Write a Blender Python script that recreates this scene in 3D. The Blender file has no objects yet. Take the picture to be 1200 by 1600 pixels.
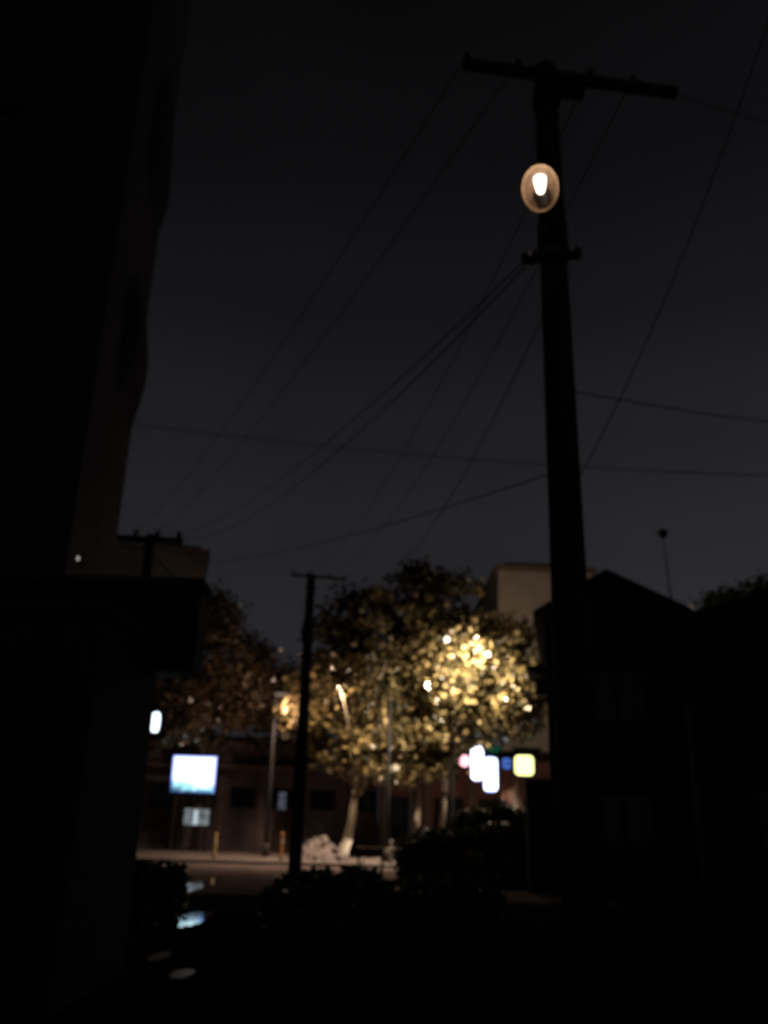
import bpy, bmesh, math, random
import numpy as np
from mathutils import Vector, Matrix
random.seed(7)
rng = np.random.default_rng(11)
scene = bpy.context.scene
C = scene.collection

# ------------------------------------------------------------------ camera
FPX, PITCH, ROLL, CAMZ = 1350.0, math.radians(19.6), math.radians(1.6), 1.6
cp, sp = math.cos(PITCH), math.sin(PITCH)
FW = Vector((0, cp, sp)); R0 = Vector((1, 0, 0)); U0 = Vector((0, -sp, cp))
RT = R0 * math.cos(ROLL) + U0 * math.sin(ROLL)
UP = U0 * math.cos(ROLL) - R0 * math.sin(ROLL)
CAM = Vector((0, 0, CAMZ))
cd = bpy.data.cameras.new('camera')
cam = bpy.data.objects.new('camera', cd); C.objects.link(cam)
cam.matrix_world = Matrix(((RT.x, UP.x, -FW.x, CAM.x), (RT.y, UP.y, -FW.y, CAM.y),
                           (RT.z, UP.z, -FW.z, CAM.z), (0, 0, 0, 1)))
cd.sensor_fit = 'VERTICAL'; cd.sensor_height = 24; cd.sensor_width = 18
cd.lens = 24 * FPX / 1600
cd.clip_start = 0.05; cd.clip_end = 2000
cd.dof.use_dof = True                       # the phone missed its focus: everything is a little soft
cd.dof.focus_distance = 1.2
cd.dof.aperture_fstop = (cd.lens / 1000) / 0.0078
scene.camera = cam

# ------------------------------------------------------------------ world: dim city sky glow
w = bpy.data.worlds.new('World'); scene.world = w; w.use_nodes = True
nt = w.node_tree; nt.nodes.clear()
out = nt.nodes.new('ShaderNodeOutputWorld'); bg = nt.nodes.new('ShaderNodeBackground')
tc = nt.nodes.new('ShaderNodeTexCoord'); sep = nt.nodes.new('ShaderNodeSeparateXYZ')
ramp = nt.nodes.new('ShaderNodeValToRGB')
nt.links.new(tc.outputs['Generated'], sep.inputs[0])
nt.links.new(sep.outputs['Z'], ramp.inputs[0])
cr = ramp.color_ramp; cr.interpolation = 'EASE'
while len(cr.elements) > 1: cr.elements.remove(cr.elements[-1])
SKY = [(0.0, .027), (0.15, .0225), (0.30, .0170), (0.42, .0122), (0.55, .0068), (0.68, .0037), (0.80, .0023), (1.0, .0017)]
for i, (p, v) in enumerate(SKY):
    e = cr.elements[0] if i == 0 else cr.elements.new(p)
    e.position = p; e.color = (v * 1.0, v * .97, v * 1.14, 1)
nz = nt.nodes.new('ShaderNodeTexNoise'); nz.inputs['Scale'].default_value = 2.2; nz.inputs['Detail'].default_value = 3
nt.links.new(tc.outputs['Generated'], nz.inputs['Vector'])
mr = nt.nodes.new('ShaderNodeMapRange'); mr.inputs[1].default_value = .3; mr.inputs[2].default_value = .7
mr.inputs[3].default_value = .84; mr.inputs[4].default_value = 1.16
nt.links.new(nz.outputs[0], mr.inputs[0])
az = nt.nodes.new('ShaderNodeMath'); az.operation = 'MULTIPLY_ADD'; az.inputs[1].default_value = .42; az.inputs[2].default_value = 1.0
nt.links.new(sep.outputs['X'], az.inputs[0])
mm = nt.nodes.new('ShaderNodeMath'); mm.operation = 'MULTIPLY'
nt.links.new(mr.outputs[0], mm.inputs[0]); nt.links.new(az.outputs[0], mm.inputs[1])
nt.links.new(mm.outputs[0], bg.inputs['Strength'])
nt.links.new(ramp.outputs[0], bg.inputs['Color']); nt.links.new(bg.outputs[0], out.inputs[0])

vs = scene.view_settings
vs.view_transform = 'Standard'; vs.look = 'None'; vs.gamma = 1; vs.exposure = 0; vs.use_curve_mapping = False
scene.cycles.use_denoising = True
scene.cycles.sample_clamp_indirect = 1.0

# ------------------------------------------------------------------ pixel helpers (photo is 1200 x 1600)
def ray(px, py):
    return FW + RT * ((px - 600) / FPX) + UP * ((800 - py) / FPX)
def P(px, py, Y):
    d = ray(px, py); return CAM + d * (Y / d.y)
def G(px, py):
    d = ray(px, py); return CAM + d * (-CAMZ / d.z)
def xz(px, py, Y):
    p = P(px, py, Y); return p.x, p.z

# ------------------------------------------------------------------ materials
MATS = {}
def mat(name, col, rough=.8, var=.25, scale=3.0, bump=.15, metal=0, spec=.3, stretch=(1, 1, 1)):
    if name in MATS: return MATS[name]
    m = bpy.data.materials.new(name); m.use_nodes = True; MATS[name] = m
    t = m.node_tree; b = t.nodes['Principled BSDF']
    co = t.nodes.new('ShaderNodeTexCoord'); mp = t.nodes.new('ShaderNodeMapping')
    mp.inputs['Scale'].default_value = stretch
    t.links.new(co.outputs['Object'], mp.inputs[0])
    n = t.nodes.new('ShaderNodeTexNoise'); n.inputs['Scale'].default_value = scale; n.inputs['Detail'].default_value = 6
    n.inputs['Roughness'].default_value = .65
    t.links.new(mp.outputs[0], n.inputs['Vector'])
    r = t.nodes.new('ShaderNodeValToRGB')
    r.color_ramp.elements[0].position = .3; r.color_ramp.elements[1].position = .7
    r.color_ramp.elements[0].color = tuple(c * (1 - var) for c in col) + (1,)
    r.color_ramp.elements[1].color = tuple(min(1, c * (1 + var)) for c in col) + (1,)
    t.links.new(n.outputs[0], r.inputs[0]); t.links.new(r.outputs[0], b.inputs['Base Color'])
    b.inputs['Roughness'].default_value = rough; b.inputs['Metallic'].default_value = metal
    b.inputs['Specular IOR Level'].default_value = spec
    if bump:
        n2 = t.nodes.new('ShaderNodeTexNoise'); n2.inputs['Scale'].default_value = scale * 9; n2.inputs['Detail'].default_value = 4
        t.links.new(mp.outputs[0], n2.inputs['Vector'])
        bp = t.nodes.new('ShaderNodeBump'); bp.inputs['Strength'].default_value = bump; bp.inputs['Distance'].default_value = .02
        t.links.new(n2.outputs[0], bp.inputs['Height']); t.links.new(bp.outputs[0], b.inputs['Normal'])
    return m
def glow(name, col, strength, var=0.0, scale=4.0):
    if name in MATS: return MATS[name]
    m = bpy.data.materials.new(name); m.use_nodes = True; MATS[name] = m
    t = m.node_tree; t.nodes.clear()
    o = t.nodes.new('ShaderNodeOutputMaterial'); e = t.nodes.new('ShaderNodeEmission')
    e.inputs[0].default_value = (*col, 1); e.inputs[1].default_value = strength
    if var:
        co = t.nodes.new('ShaderNodeTexCoord'); n = t.nodes.new('ShaderNodeTexNoise'); n.inputs['Scale'].default_value = scale
        t.links.new(co.outputs['Object'], n.inputs['Vector'])
        r = t.nodes.new('ShaderNodeMapRange'); r.inputs[1].default_value = .35; r.inputs[2].default_value = .65
        r.inputs[3].default_value = strength * (1 - var); r.inputs[4].default_value = strength * (1 + var)
        t.links.new(n.outputs[0], r.inputs[0]); t.links.new(r.outputs[0], e.inputs[1])
    t.links.new(e.outputs[0], o.inputs[0]); return m
def leafmat(name, c1, c2, trans=.45, p0=0.0):
    if name in MATS: return MATS[name]
    m = bpy.data.materials.new(name); m.use_nodes = True; MATS[name] = m
    t = m.node_tree; t.nodes.clear()
    o = t.nodes.new('ShaderNodeOutputMaterial')
    gi = t.nodes.new('ShaderNodeNewGeometry'); r = t.nodes.new('ShaderNodeValToRGB')
    r.color_ramp.elements[0].color = (*c1, 1); r.color_ramp.elements[1].color = (*c2, 1); r.color_ramp.elements[0].position = p0
    t.links.new(gi.outputs['Random Per Island'], r.inputs[0])
    d = t.nodes.new('ShaderNodeBsdfDiffuse'); tl = t.nodes.new('ShaderNodeBsdfTranslucent'); gl = t.nodes.new('ShaderNodeBsdfGlossy')
    gl.inputs['Roughness'].default_value = .28; gl.inputs[0].default_value = (.7, .7, .7, 1)
    t.links.new(r.outputs[0], d.inputs[0]); t.links.new(r.outputs[0], tl.inputs[0])
    m1 = t.nodes.new('ShaderNodeMixShader'); m1.inputs[0].default_value = trans
    t.links.new(d.outputs[0], m1.inputs[1]); t.links.new(tl.outputs[0], m1.inputs[2])
    m2 = t.nodes.new('ShaderNodeMixShader'); m2.inputs[0].default_value = .12
    t.links.new(m1.outputs[0], m2.inputs[1]); t.links.new(gl.outputs[0], m2.inputs[2])
    t.links.new(m2.outputs[0], o.inputs[0]); return m
def glassmat(name='window_glass', tint=(.03, .035, .045)):
    if name in MATS: return MATS[name]
    m = bpy.data.materials.new(name); m.use_nodes = True; MATS[name] = m
    b = m.node_tree.nodes['Principled BSDF']
    b.inputs['Base Color'].default_value = (*tint, 1); b.inputs['Roughness'].default_value = .06
    return m
def clearglass():
    if 'clear_glass' in MATS: return MATS['clear_glass']
    m = bpy.data.materials.new('clear_glass'); m.use_nodes = True; MATS['clear_glass'] = m
    t = m.node_tree; t.nodes.clear(); o = t.nodes.new('ShaderNodeOutputMaterial')
    a = t.nodes.new('ShaderNodeBsdfTransparent'); g = t.nodes.new('ShaderNodeBsdfGlossy'); g.inputs['Roughness'].default_value = .08
    f = t.nodes.new('ShaderNodeFresnel'); f.inputs[0].default_value = 1.4
    x = t.nodes.new('ShaderNodeMixShader')
    t.links.new(f.outputs[0], x.inputs[0]); t.links.new(a.outputs[0], x.inputs[1]); t.links.new(g.outputs[0], x.inputs[2])
    t.links.new(x.outputs[0], o.inputs[0]); return m

CONC = mat('weathered_concrete', (.26, .25, .23), .85, .3, 4)
DARKCONC = mat('unlit_concrete', (.05, .048, .046), .9, .3, 3)  # concrete set almost black, its unlit look put into the colour
STEEL = mat('rusty_dark_steel', (.045, .036, .033), .7, .3, 8, .1, .3)
POLE_DARK = mat('unlit_pole', (.032, .027, .024), .85, .35, 5, .3, stretch=(1, 1, .15))  # near-black tone carries the poles' unlit look in the colour
PORC = mat('brown_porcelain', (.10, .05, .03), .3, .2, 8, .05)
RUBBER = mat('black_cable', (.02, .02, .02), .6, .2, 10, 0)
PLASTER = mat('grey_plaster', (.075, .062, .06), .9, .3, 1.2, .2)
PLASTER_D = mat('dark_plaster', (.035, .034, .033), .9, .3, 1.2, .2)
BEIGE = mat('beige_render', (.50, .40, .32), .9, .14, .8, .1)
BROWNW = mat('brown_render', (.34, .27, .20), .9, .25, .6, .1)
REDW = mat('red_brown_shop_wall', (.26, .13, .11), .85, .3, 1.0, .2)
GREYW = mat('grey_shop_wall', (.20, .165, .18), .85, .25, 1.0, .2)
FASCIA = mat('faded_fascia', (.22, .17, .15), .75, .25, 1.5, .1)
TILE = mat('dark_roof_tile', (.03, .027, .027), .85, .3, 3, .3)
WOOD = mat('dark_wood', (.10, .07, .05), .7, .3, 6, .2, stretch=(1, 1, .2))
FRAME = mat('dark_window_frame', (.06, .06, .06), .5, .15, 5, 0)
BLACKP = mat('black_paint', (.018, .018, .02), .8, .2, 5, .05)
BARK = mat('pale_bark', (.21, .175, .14), .9, .4, 3, .4, stretch=(1, 1, .4))
LIME = mat('limewashed_and_lit_bark', (.62, .55, .50), .9, .18, 4, .3)
GLASS = glassmat()

# ------------------------------------------------------------------ mesh builder
class MB:
    def __init__(s): s.v = []; s.f = []
    def add(s, vs, fs):
        k = len(s.v); s.v += [tuple(p) for p in vs]; s.f += [tuple(i + k for i in f) for f in fs]; return s
    def box(s, c, size, rz=0.0, M=None):
        hx, hy, hz = size[0] / 2, size[1] / 2, size[2] / 2
        vs = [Vector((x, y, z)) for x in (-hx, hx) for y in (-hy, hy) for z in (-hz, hz)]
        rot = M if M is not None else Matrix.Rotation(rz, 3, 'Z')
        vs = [rot @ p + Vector(c) for p in vs]
        return s.add(vs, [(0, 1, 3, 2), (4, 6, 7, 5), (0, 4, 5, 1), (2, 3, 7, 6), (0, 2, 6, 4), (1, 5, 7, 3)])
    def bb(s, x0, x1, y0, y1, z0, z1):
        return s.box(((x0 + x1) / 2, (y0 + y1) / 2, (z0 + z1) / 2), (x1 - x0, y1 - y0, z1 - z0))
    def tube(s, pts, rad, n=8, cap=True):
        pts = [Vector(p) for p in pts]
        if not hasattr(rad, '__len__'): rad = [rad] * len(pts)
        rings = []
        for i, p in enumerate(pts):
            d = (pts[min(i + 1, len(pts) - 1)] - pts[max(i - 1, 0)]).normalized()
            a = d.cross(Vector((0, 0, 1)) if abs(d.z) < .95 else Vector((1, 0, 0))).normalized(); b = d.cross(a)
            rings.append([p + (a * math.cos(2 * math.pi * k / n) + b * math.sin(2 * math.pi * k / n)) * rad[i] for k in range(n)])
        vs = [q for r in rings for q in r]; fs = []
        for i in range(len(pts) - 1):
            for k in range(n):
                fs.append((i * n + k, i * n + (k + 1) % n, (i + 1) * n + (k + 1) % n, (i + 1) * n + k))
        if cap:
            fs.append(tuple(range(n))[::-1]); fs.append(tuple((len(pts) - 1) * n + k for k in range(n)))
        return s.add(vs, fs)
    def lathe(s, prof, c=(0, 0, 0), axis=(0, 0, 1), n=20, sx=1.0, sy=1.0, cap0=False, cap1=False):
        ax = Vector(axis).normalized(); q = Vector((0, 0, 1)).rotation_difference(ax)
        vs = []; fs = []
        for r, h in prof:
            for k in range(n):
                a = 2 * math.pi * k / n
                vs.append(q @ Vector((r * math.cos(a) * sx, r * math.sin(a) * sy, h)) + Vector(c))
        for i in range(len(prof) - 1):
            for k in range(n):
                fs.append((i * n + k, i * n + (k + 1) % n, (i + 1) * n + (k + 1) % n, (i + 1) * n + k))
        if cap0: fs.append(tuple(range(n))[::-1])
        if cap1: fs.append(tuple((len(prof) - 1) * n + k for k in range(n)))
        return s.add(vs, fs)
    def prism(s, poly, y0, y1):                      # poly of (x, z), extruded along y
        n = len(poly)
        vs = [(x, y0, z) for x, z in poly] + [(x, y1, z) for x, z in poly]
        fs = [tuple(range(n)), tuple(range(n, 2 * n))[::-1]]
        for k in range(n): fs.append((k, n + k, n + (k + 1) % n, (k + 1) % n))
        return s.add(vs, fs)
    def build(s, name, m, parent=None, smooth=False, bevel=0.0, loc=(0, 0, 0)):
        me = bpy.data.meshes.new(name); me.from_pydata(s.v, [], s.f)
        bm = bmesh.new(); bm.from_mesh(me); bmesh.ops.recalc_face_normals(bm, faces=bm.faces)
        if bevel:
            bmesh.ops.bevel(bm, geom=list(bm.edges), offset=bevel, segments=1, affect='EDGES', clamp_overlap=True)
        bm.to_mesh(me); bm.free()
        if smooth:
            for p in me.polygons: p.use_smooth = len(p.vertices) == 4
        me.materials.append(m)
        o = bpy.data.objects.new(name, me); C.objects.link(o); o.location = loc
        if parent: o.parent = parent
        return o
def tag(o, label, cat, group=None):
    o['label'] = label; o['category'] = cat
    if group: o['group'] = group
    return o
def thing(name, label, cat, loc=(0, 0, 0), rz=0, group=None):
    o = bpy.data.objects.new(name, None); C.objects.link(o); o.location = loc; o.rotation_euler = (0, 0, rz)
    o.empty_display_size = .2
    return tag(o, label, cat, group)
def struct(o): o['kind'] = 'structure'; return o
def rawmesh(name, co, faces_n, m, parent=None):
    """co: (N*k,3) array, polygons of k verts each"""
    k = faces_n; N = len(co) // k
    me = bpy.data.meshes.new(name)
    me.vertices.add(len(co)); me.vertices.foreach_set('co', co.astype(np.float32).ravel())
    me.loops.add(len(co)); me.loops.foreach_set('vertex_index', np.arange(len(co), dtype=np.int32))
    me.polygons.add(N); me.polygons.foreach_set('loop_start', np.arange(0, len(co), k, dtype=np.int32))
    me.polygons.foreach_set('loop_total', np.full(N, k, dtype=np.int32))
    me.update(calc_edges=True); me.validate()
    me.materials.append(m)
    o = bpy.data.objects.new(name, me); C.objects.link(o)
    if parent: o.parent = parent
    return o
LEAF = np.array([(0, 0, 0), (-.42, .28, .06), (-.36, .66, .03), (0, 1, -.1), (.36, .66, .03), (.42, .28, .06)])
def leaves(name, centers, size, m, parent=None, droop=.5):
    n = len(centers)
    ang = rng.uniform(0, 2 * np.pi, n); tilt = rng.normal(-droop, .6, n); rl = rng.normal(0, .6, n)
    s = size * rng.uniform(.65, 1.3, n)
    ca, sa = np.cos(ang), np.sin(ang); ct, st = np.cos(tilt), np.sin(tilt); cr_, sr = np.cos(rl), np.sin(rl)
    L = LEAF[None] * s[:, None, None]
    x, y, z = L[..., 0], L[..., 1], L[..., 2]
    x, z = x * cr_[:, None] + z * sr[:, None], -x * sr[:, None] + z * cr_[:, None]
    y, z = y * ct[:, None] - z * st[:, None], y * st[:, None] + z * ct[:, None]
    x, y = x * ca[:, None] - y * sa[:, None], x * sa[:, None] + y * ca[:, None]
    co = np.stack([x, y, z], -1) + centers[:, None, :]
    return rawmesh(name, co.reshape(-1, 3), 6, m, parent)

# ================================================================== ground
def groundmat(name, dry, wet, rough, scale, bump=.35):
    m = mat(name, dry, rough, .35, scale, bump, 0, 0.0)
    t = m.node_tree; b = t.nodes['Principled BSDF']
    co = t.nodes['Texture Coordinate']
    n = t.nodes.new('ShaderNodeTexNoise'); n.inputs['Scale'].default_value = .35; n.inputs['Detail'].default_value = 5
    t.links.new(co.outputs['Object'], n.inputs['Vector'])
    r = t.nodes.new('ShaderNodeMapRange'); r.inputs[1].default_value = .45; r.inputs[2].default_value = .62
    r.inputs[3].default_value = rough; r.inputs[4].default_value = wet
    t.links.new(n.outputs[0], r.inputs[0]); t.links.new(r.outputs[0], b.inputs['Roughness'])
    return m
ASPH = groundmat('damp_asphalt', (.022, .021, .021), .6, .9, 1.5)
ROAD = groundmat('pale_lit_road', (.17, .13, .13), .6, .85, .9)  # paler than the near ground: lamplight on the road put into its colour
PAVE = groundmat('worn_pavement', (.15, .118, .112), .6, .85, 1.2)
g = MB(); g.add([(-400, -60, 0), (400, -60, 0), (400, 600, 0), (-400, 600, 0)], [(0, 1, 2, 3)])
struct(g.build('ground', ASPH))
KY = 32.6
struct(MB().bb(-30, 24, 20.2, KY, -.05, .006).build('road', ROAD))
# raised pavement behind the kerb, at the foot of the trees and shops
struct(MB().bb(-30, 24, KY + .16, 43.5, -.05, .12).build('pavement', PAVE, bevel=.01))
kerb = bpy.data.objects.new('kerb', None); C.objects.link(kerb); kerb.location = (0, KY, 0); struct(kerb)
for i in range(30):
    x = -15 + i * 1.0
    MB().bb(x + .006, x + .994, 0, .16, -.05, .125 + random.uniform(-.004, .004)).build('kerb_stone', CONC, kerb, bevel=.012)

WATER = bpy.data.materials.new('still_rain_water'); WATER.use_nodes = True
_b = WATER.node_tree.nodes['Principled BSDF']; _b.inputs['Base Color'].default_value = (.01, .01, .011, 1)
_b.inputs['Roughness'].default_value = .05; _b.inputs['IOR'].default_value = 1.33
_n = WATER.node_tree.nodes.new('ShaderNodeTexNoise'); _n.inputs['Scale'].default_value = 5
_c = WATER.node_tree.nodes.new('ShaderNodeTexCoord'); _bp = WATER.node_tree.nodes.new('ShaderNodeBump')
_bp.inputs['Strength'].default_value = .03; _bp.inputs['Distance'].default_value = .02
WATER.node_tree.links.new(_c.outputs['Object'], _n.inputs['Vector']); WATER.node_tree.links.new(_n.outputs[0], _bp.inputs['Height'])
WATER.node_tree.links.new(_bp.outputs[0], _b.inputs['Normal'])
DAMP = WATER.copy(); DAMP.name = 'thin_wet_film'; DAMP.node_tree.nodes['Principled BSDF'].inputs['Roughness'].default_value = .45
def puddle(px, py, wpx, hpx, seed, wm=None):
    r = random.Random(seed)
    c = G(px, py); a = G(px - wpx / 2, py); d = G(px, py - hpx / 2); e = G(px, py + hpx / 2)
    rx = abs(c.x - a.x); ry = abs(d.y - e.y) / 2; cy = (d.y + e.y) / 2
    pts = []
    for k in range(36):
        t = 2 * math.pi * k / 36
        q = 1 + .16 * math.sin(3 * t + r.uniform(0, 6)) * .6 + r.uniform(-.07, .07)
        pts.append((c.x + rx * q * math.cos(t), cy + ry * q * math.sin(t), .011))
    m = MB(); m.add(pts, [tuple(range(36))])
    return struct(m.build('puddle', wm or WATER))
puddle(298, 1437, 50, 26, 1); puddle(306, 1385, 40, 28, 2)
puddle(216, 1468, 36, 18, 3, DAMP); puddle(248, 1496, 30, 16, 4, DAMP); puddle(284, 1523, 34, 16, 5, DAMP)

# ================================================================== buildings
def window(parent, x0, x1, z0, z1, y, frame=FRAME, axis='y', mull=True):
    """a framed window set on a wall facing -y (or +x when axis = 'x', y is then the wall's x)"""
    def bx(mb, a0, a1, d0, d1, c0, c1):
        if axis == 'y': mb.bb(a0, a1, y - d1, y - d0, c0, c1)
        else: mb.bb(y + d0, y + d1, a0, a1, c0, c1)
        return mb
    f = MB(); t = .06
    bx(f, x0, x0 + t, -.02, .05, z0, z1); bx(f, x1 - t, x1, -.02, .05, z0, z1)
    bx(f, x0 + t, x1 - t, -.02, .05, z0, z0 + t); bx(f, x0 + t, x1 - t, -.02, .05, z1 - t, z1)
    if mull: bx(f, (x0 + x1) / 2 - .025, (x0 + x1) / 2 + .025, -.02, .045, z0 + t, z1 - t)
    w_ = f.build('window', frame, parent)
    if mull:
        m_ = (x0 + x1) / 2
        bx(MB(), x0 + t, m_ - .025, .0, .02, z0 + t, z1 - t).build('pane', GLASS, w_)
        bx(MB(), m_ + .025, x1 - t, .0, .02, z0 + t, z1 - t).build('pane', GLASS, w_)
    else:
        bx(MB(), x0 + t, x1 - t, .0, .02, z0 + t, z1 - t).build('pane', GLASS, w_)
    bx(MB(), x0 - .08, x1 + .08, -.02, .12, z0 - .1, z0 - .003).build('sill', DARKCONC, w_)
    return w_

# --- tall house on the left: corner A near, far corner B, oriels on its street side
YA, YB = 9.6, 12.6
xa = P(105, 870, YA).x; xb = P(176, 890, YB).x
lh = thing('apartment_house', 'tall unlit house filling the left edge, pointed oriel bays on its street side', 'house', (xa, YA, 0))
HT = 17.0
foot = [(0, 0), (xb - xa, YB - YA), (xb - xa - 7, YB - YA + 1.0), (-9, 0)]
m = MB(); m.add([(x, y, 0) for x, y in foot] + [(x, y, HT) for x, y in foot],
                [(0, 1, 2, 3), (7, 6, 5, 4)] + [(k, k + 4, (k + 1) % 4 + 4, (k + 1) % 4) for k in range(4)])
m.build('wall', PLASTER, lh)
m = MB(); m.add([(x * 1.02 + .1, y * 1.02 - .1, HT + .003) for x, y in foot] + [(x * 1.02 + .1, y * 1.02 - .1, HT + .25) for x, y in foot],
                [(0, 1, 2, 3), (7, 6, 5, 4)] + [(k, k + 4, (k + 1) % 4 + 4, (k + 1) % 4) for k in range(4)])
m.build('roof', TILE, lh)
for fl in range(1, 5):
    for x0 in (-3.1, -6.2):
        window(lh, x0, x0 + 1.5, fl * 3.3 + 1.0, fl * 3.3 + 2.5, 0)
dv = Vector((xb - xa, YB - YA, 0)); Ld = dv.length; dv.normalize(); nv = Vector((dv.y, -dv.x, 0))
def oriel(pyt, pym, pyb, proj):
    """bay with a sloped foot and sloped hood: profile (out, z) swept along the street face"""
    yc = YA + (YB - YA) * .78
    zt, zm, zb = P(230, pyt, yc).z, P(230, pym, yc).z, P(230, pyb, yc).z
    prof = [(-.05, zb), (proj, zm - .25), (proj, zm + .25), (-.05, zt)]
    s0, s1 = Ld * .42, Ld * .985
    vs = []
    for s_, k in ((s0, .25), (s0 + .45, 1), (s1 - .1, 1), (s1, .55)):
        for o_, z_ in prof:
            q = dv * s_ + nv * (o_ * k if o_ > 0 else o_); vs.append((q.x, q.y, z_))
    fs = [(0, 1, 2, 3), (15, 14, 13, 12)]
    for i in range(3):
        for k in range(4): fs.append((i * 4 + k, i * 4 + (k + 1) % 4, (i + 1) * 4 + (k + 1) % 4, (i + 1) * 4 + k))
    MB().add(vs, fs).build('oriel', TILE, lh)
oriel(100, 270, 372, .12); oriel(438, 560, 692, .14)

# --- one-storey shop in front of it with a boxed-in projecting upper balcony
YS = 10.3
xs = P(222, 1260, YS).x
sh = thing('corner_shop', 'black low shop beneath the tall house with a boxy projecting balcony', 'shop', (xs, YS, 0))
zb0 = P(300, 1050, 9.6).z; zt0 = P(312, 905, 9.6).z
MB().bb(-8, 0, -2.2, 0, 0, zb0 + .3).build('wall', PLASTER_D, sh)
MB().bb(-8.1, .06, -2.28, .08, zb0 + .303, zb0 + .42).build('roof', DARKCONC, sh)
bx1 = P(308, 980, 9.6).x - xs; bxl = -2.6
bal = MB().bb(bxl, bx1, -.7, -.2, zb0, zt0 - .08).build('balcony', BLACKP, sh, bevel=.01)
MB().bb(bxl - .04, bx1 + .03, -.75, -.15, zt0 - .077, zt0).build('balcony_cap', DARKCONC, bal)
for k in range(4):
    x0 = bxl + .06 + k * (bx1 - bxl - .06) / 4
    MB().bb(x0, x0 + (bx1 - bxl) / 4 - .07, -.725, -.698, zb0 + .07, zt0 - .15).build('panel', BLACKP, bal, bevel=.006)
sd = MB().bb(-3.4, -.9, -2.235, -2.19, 0.02, 2.5).build('shutter', STEEL, sh)
for k in range(16):
    MB().bb(-3.36, -.94, -2.25, -2.236, .08 + k * .15, .08 + k * .15 + .11).build('slat', STEEL, sd)
window(sh, -6.2, -4.4, 1.0, 2.3, -2.2)

# small bare bulb on the tall house
p = P(122, 873, YA - .12)
wl = thing('wall_lamp', 'tiny dim bulb on the wall of the tall house at left', 'lamp', (p.x, p.y, p.z))
MB().bb(-.03, .03, .06, .121, -.05, .05).build('back_plate', STEEL, wl)
MB().tube([(0, .06, .02), (0, .0, .035)], .012, 8).build('socket', STEEL, wl)
MB().lathe([(.001, -.035), (.014, -.03), (.019, -.012), (.013, .01), (.009, .018)], (0, 0, .012), n=12).build('bulb', glow('tiny_bulb', (1, .95, .85), .35), wl, True)

# --- gable house on the right
YG = 24.0
gx0, gz0 = xz(850, 958, YG); gxa, gza = xz(945, 905, YG); gx1, gz1 = xz(1056, 964, YG)
gz0 = gz1 = (gz0 + gz1) / 2
gh = thing('gable_house', 'black narrow two storey house with pointed gable behind the near pole', 'house', (gx0, YG, 0), -math.radians(11.5))
W = (gx1 - gx0) * .985; A = (gxa - gx0) * .985
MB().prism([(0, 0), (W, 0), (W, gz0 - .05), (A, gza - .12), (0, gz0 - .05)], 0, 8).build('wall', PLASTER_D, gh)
rf = MB()
for (a, b) in (((-.3, gz0 - .12), (A, gza)), ((A, gza), (W + .3, gz0 - .14))):
    rf.prism([a, b, (b[0], b[1] + .13), (a[0], a[1] + .13)], -.3, 8.3)
rfo = rf.build('roof', TILE, gh)
MB().bb(A - .35, A + .2, 4.5, 5.1, gza - .3, gza + .5).build('chimney', DARKCONC, rfo)
for fl in (1.0, 4.2):
    for x0 in (.7, W - 1.9): window(gh, x0, x0 + 1.2, fl, fl + 1.4, 0)
# lean-to canopy poking out of its left side
cz = P(822, 1050, YG + 1).z
MB().prism([(-.02, cz + .22), (-.55, cz + .1), (-.55, cz - .02), (-.02, cz - .12)], .6, 2.2).build('side_canopy', TILE, gh)
MB().bb(-.33, -.02, 1.0, 1.7, cz - .62, cz - .18).build('air_conditioner', STEEL, gh, bevel=.02)
MB().tube([(W - .1, -.08, .1), (W - .1, -.08, gz0 - .2)], .05, 8).build('drainpipe', STEEL, gh)
# low side wall with flat coping
lx0, lz = xz(822, 1216, 23.0)
lw = thing('yard_wall', 'low black yard wall under the yellow sign, left of gable house', 'wall', (lx0, 23.0, 0))
MB().bb(0, gx0 - lx0 + 1.0, 0, .24, 0, lz - .08).build('wall', DARKCONC, lw)
MB().bb(-.05, gx0 - lx0 + 1.0, -.05, .29, lz - .077, lz).build('coping', CONC, lw)

# --- low flat building at far right
YR = 19.0
rx0, rz0 = xz(1060, 968, YR); rz1 = P(1200, 934, YR).z
rh = thing('low_house', 'black low house with slightly sloping roof at the right edge', 'house', (rx0, YR, 0), -math.radians(19.5))
sl = (rz1 - rz0) / (P(1200, 934, YR).x - rx0)
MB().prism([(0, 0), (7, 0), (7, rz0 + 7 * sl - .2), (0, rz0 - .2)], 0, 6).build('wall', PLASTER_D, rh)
MB().prism([(-.08, rz0 - .197), (7.2, rz0 + 7.2 * sl - .197), (7.2, rz0 + 7.2 * sl), (-.08, rz0)], -.3, 6.2).build('roof', TILE, rh)
for x0 in (1.2, 4.2): window(rh, x0, x0 + 1.4, 1.0, 2.4, 0)
MB().bb(2.95, 3.85, -.05, .02, .02, 2.1).build('door', WOOD, rh)
# added pale tube standing in for the light strip between the two houses
pa, pb = P(1066, 1108, YR + .1), P(1071, 1186, YR + .1)
dp = MB().tube([(0, 0, 0), (0, 0, pa.z)], .05, 10)
dpo = dp.build('light_strip', mat('pale_light_strip', (.12, .12, .115), .7, .15, 4, 0), None, True, loc=(pb.x, YR - .35, 0))
tag(dpo, 'pale upright strip standing in for light in the slit between gable house and low house', 'strip')

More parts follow.
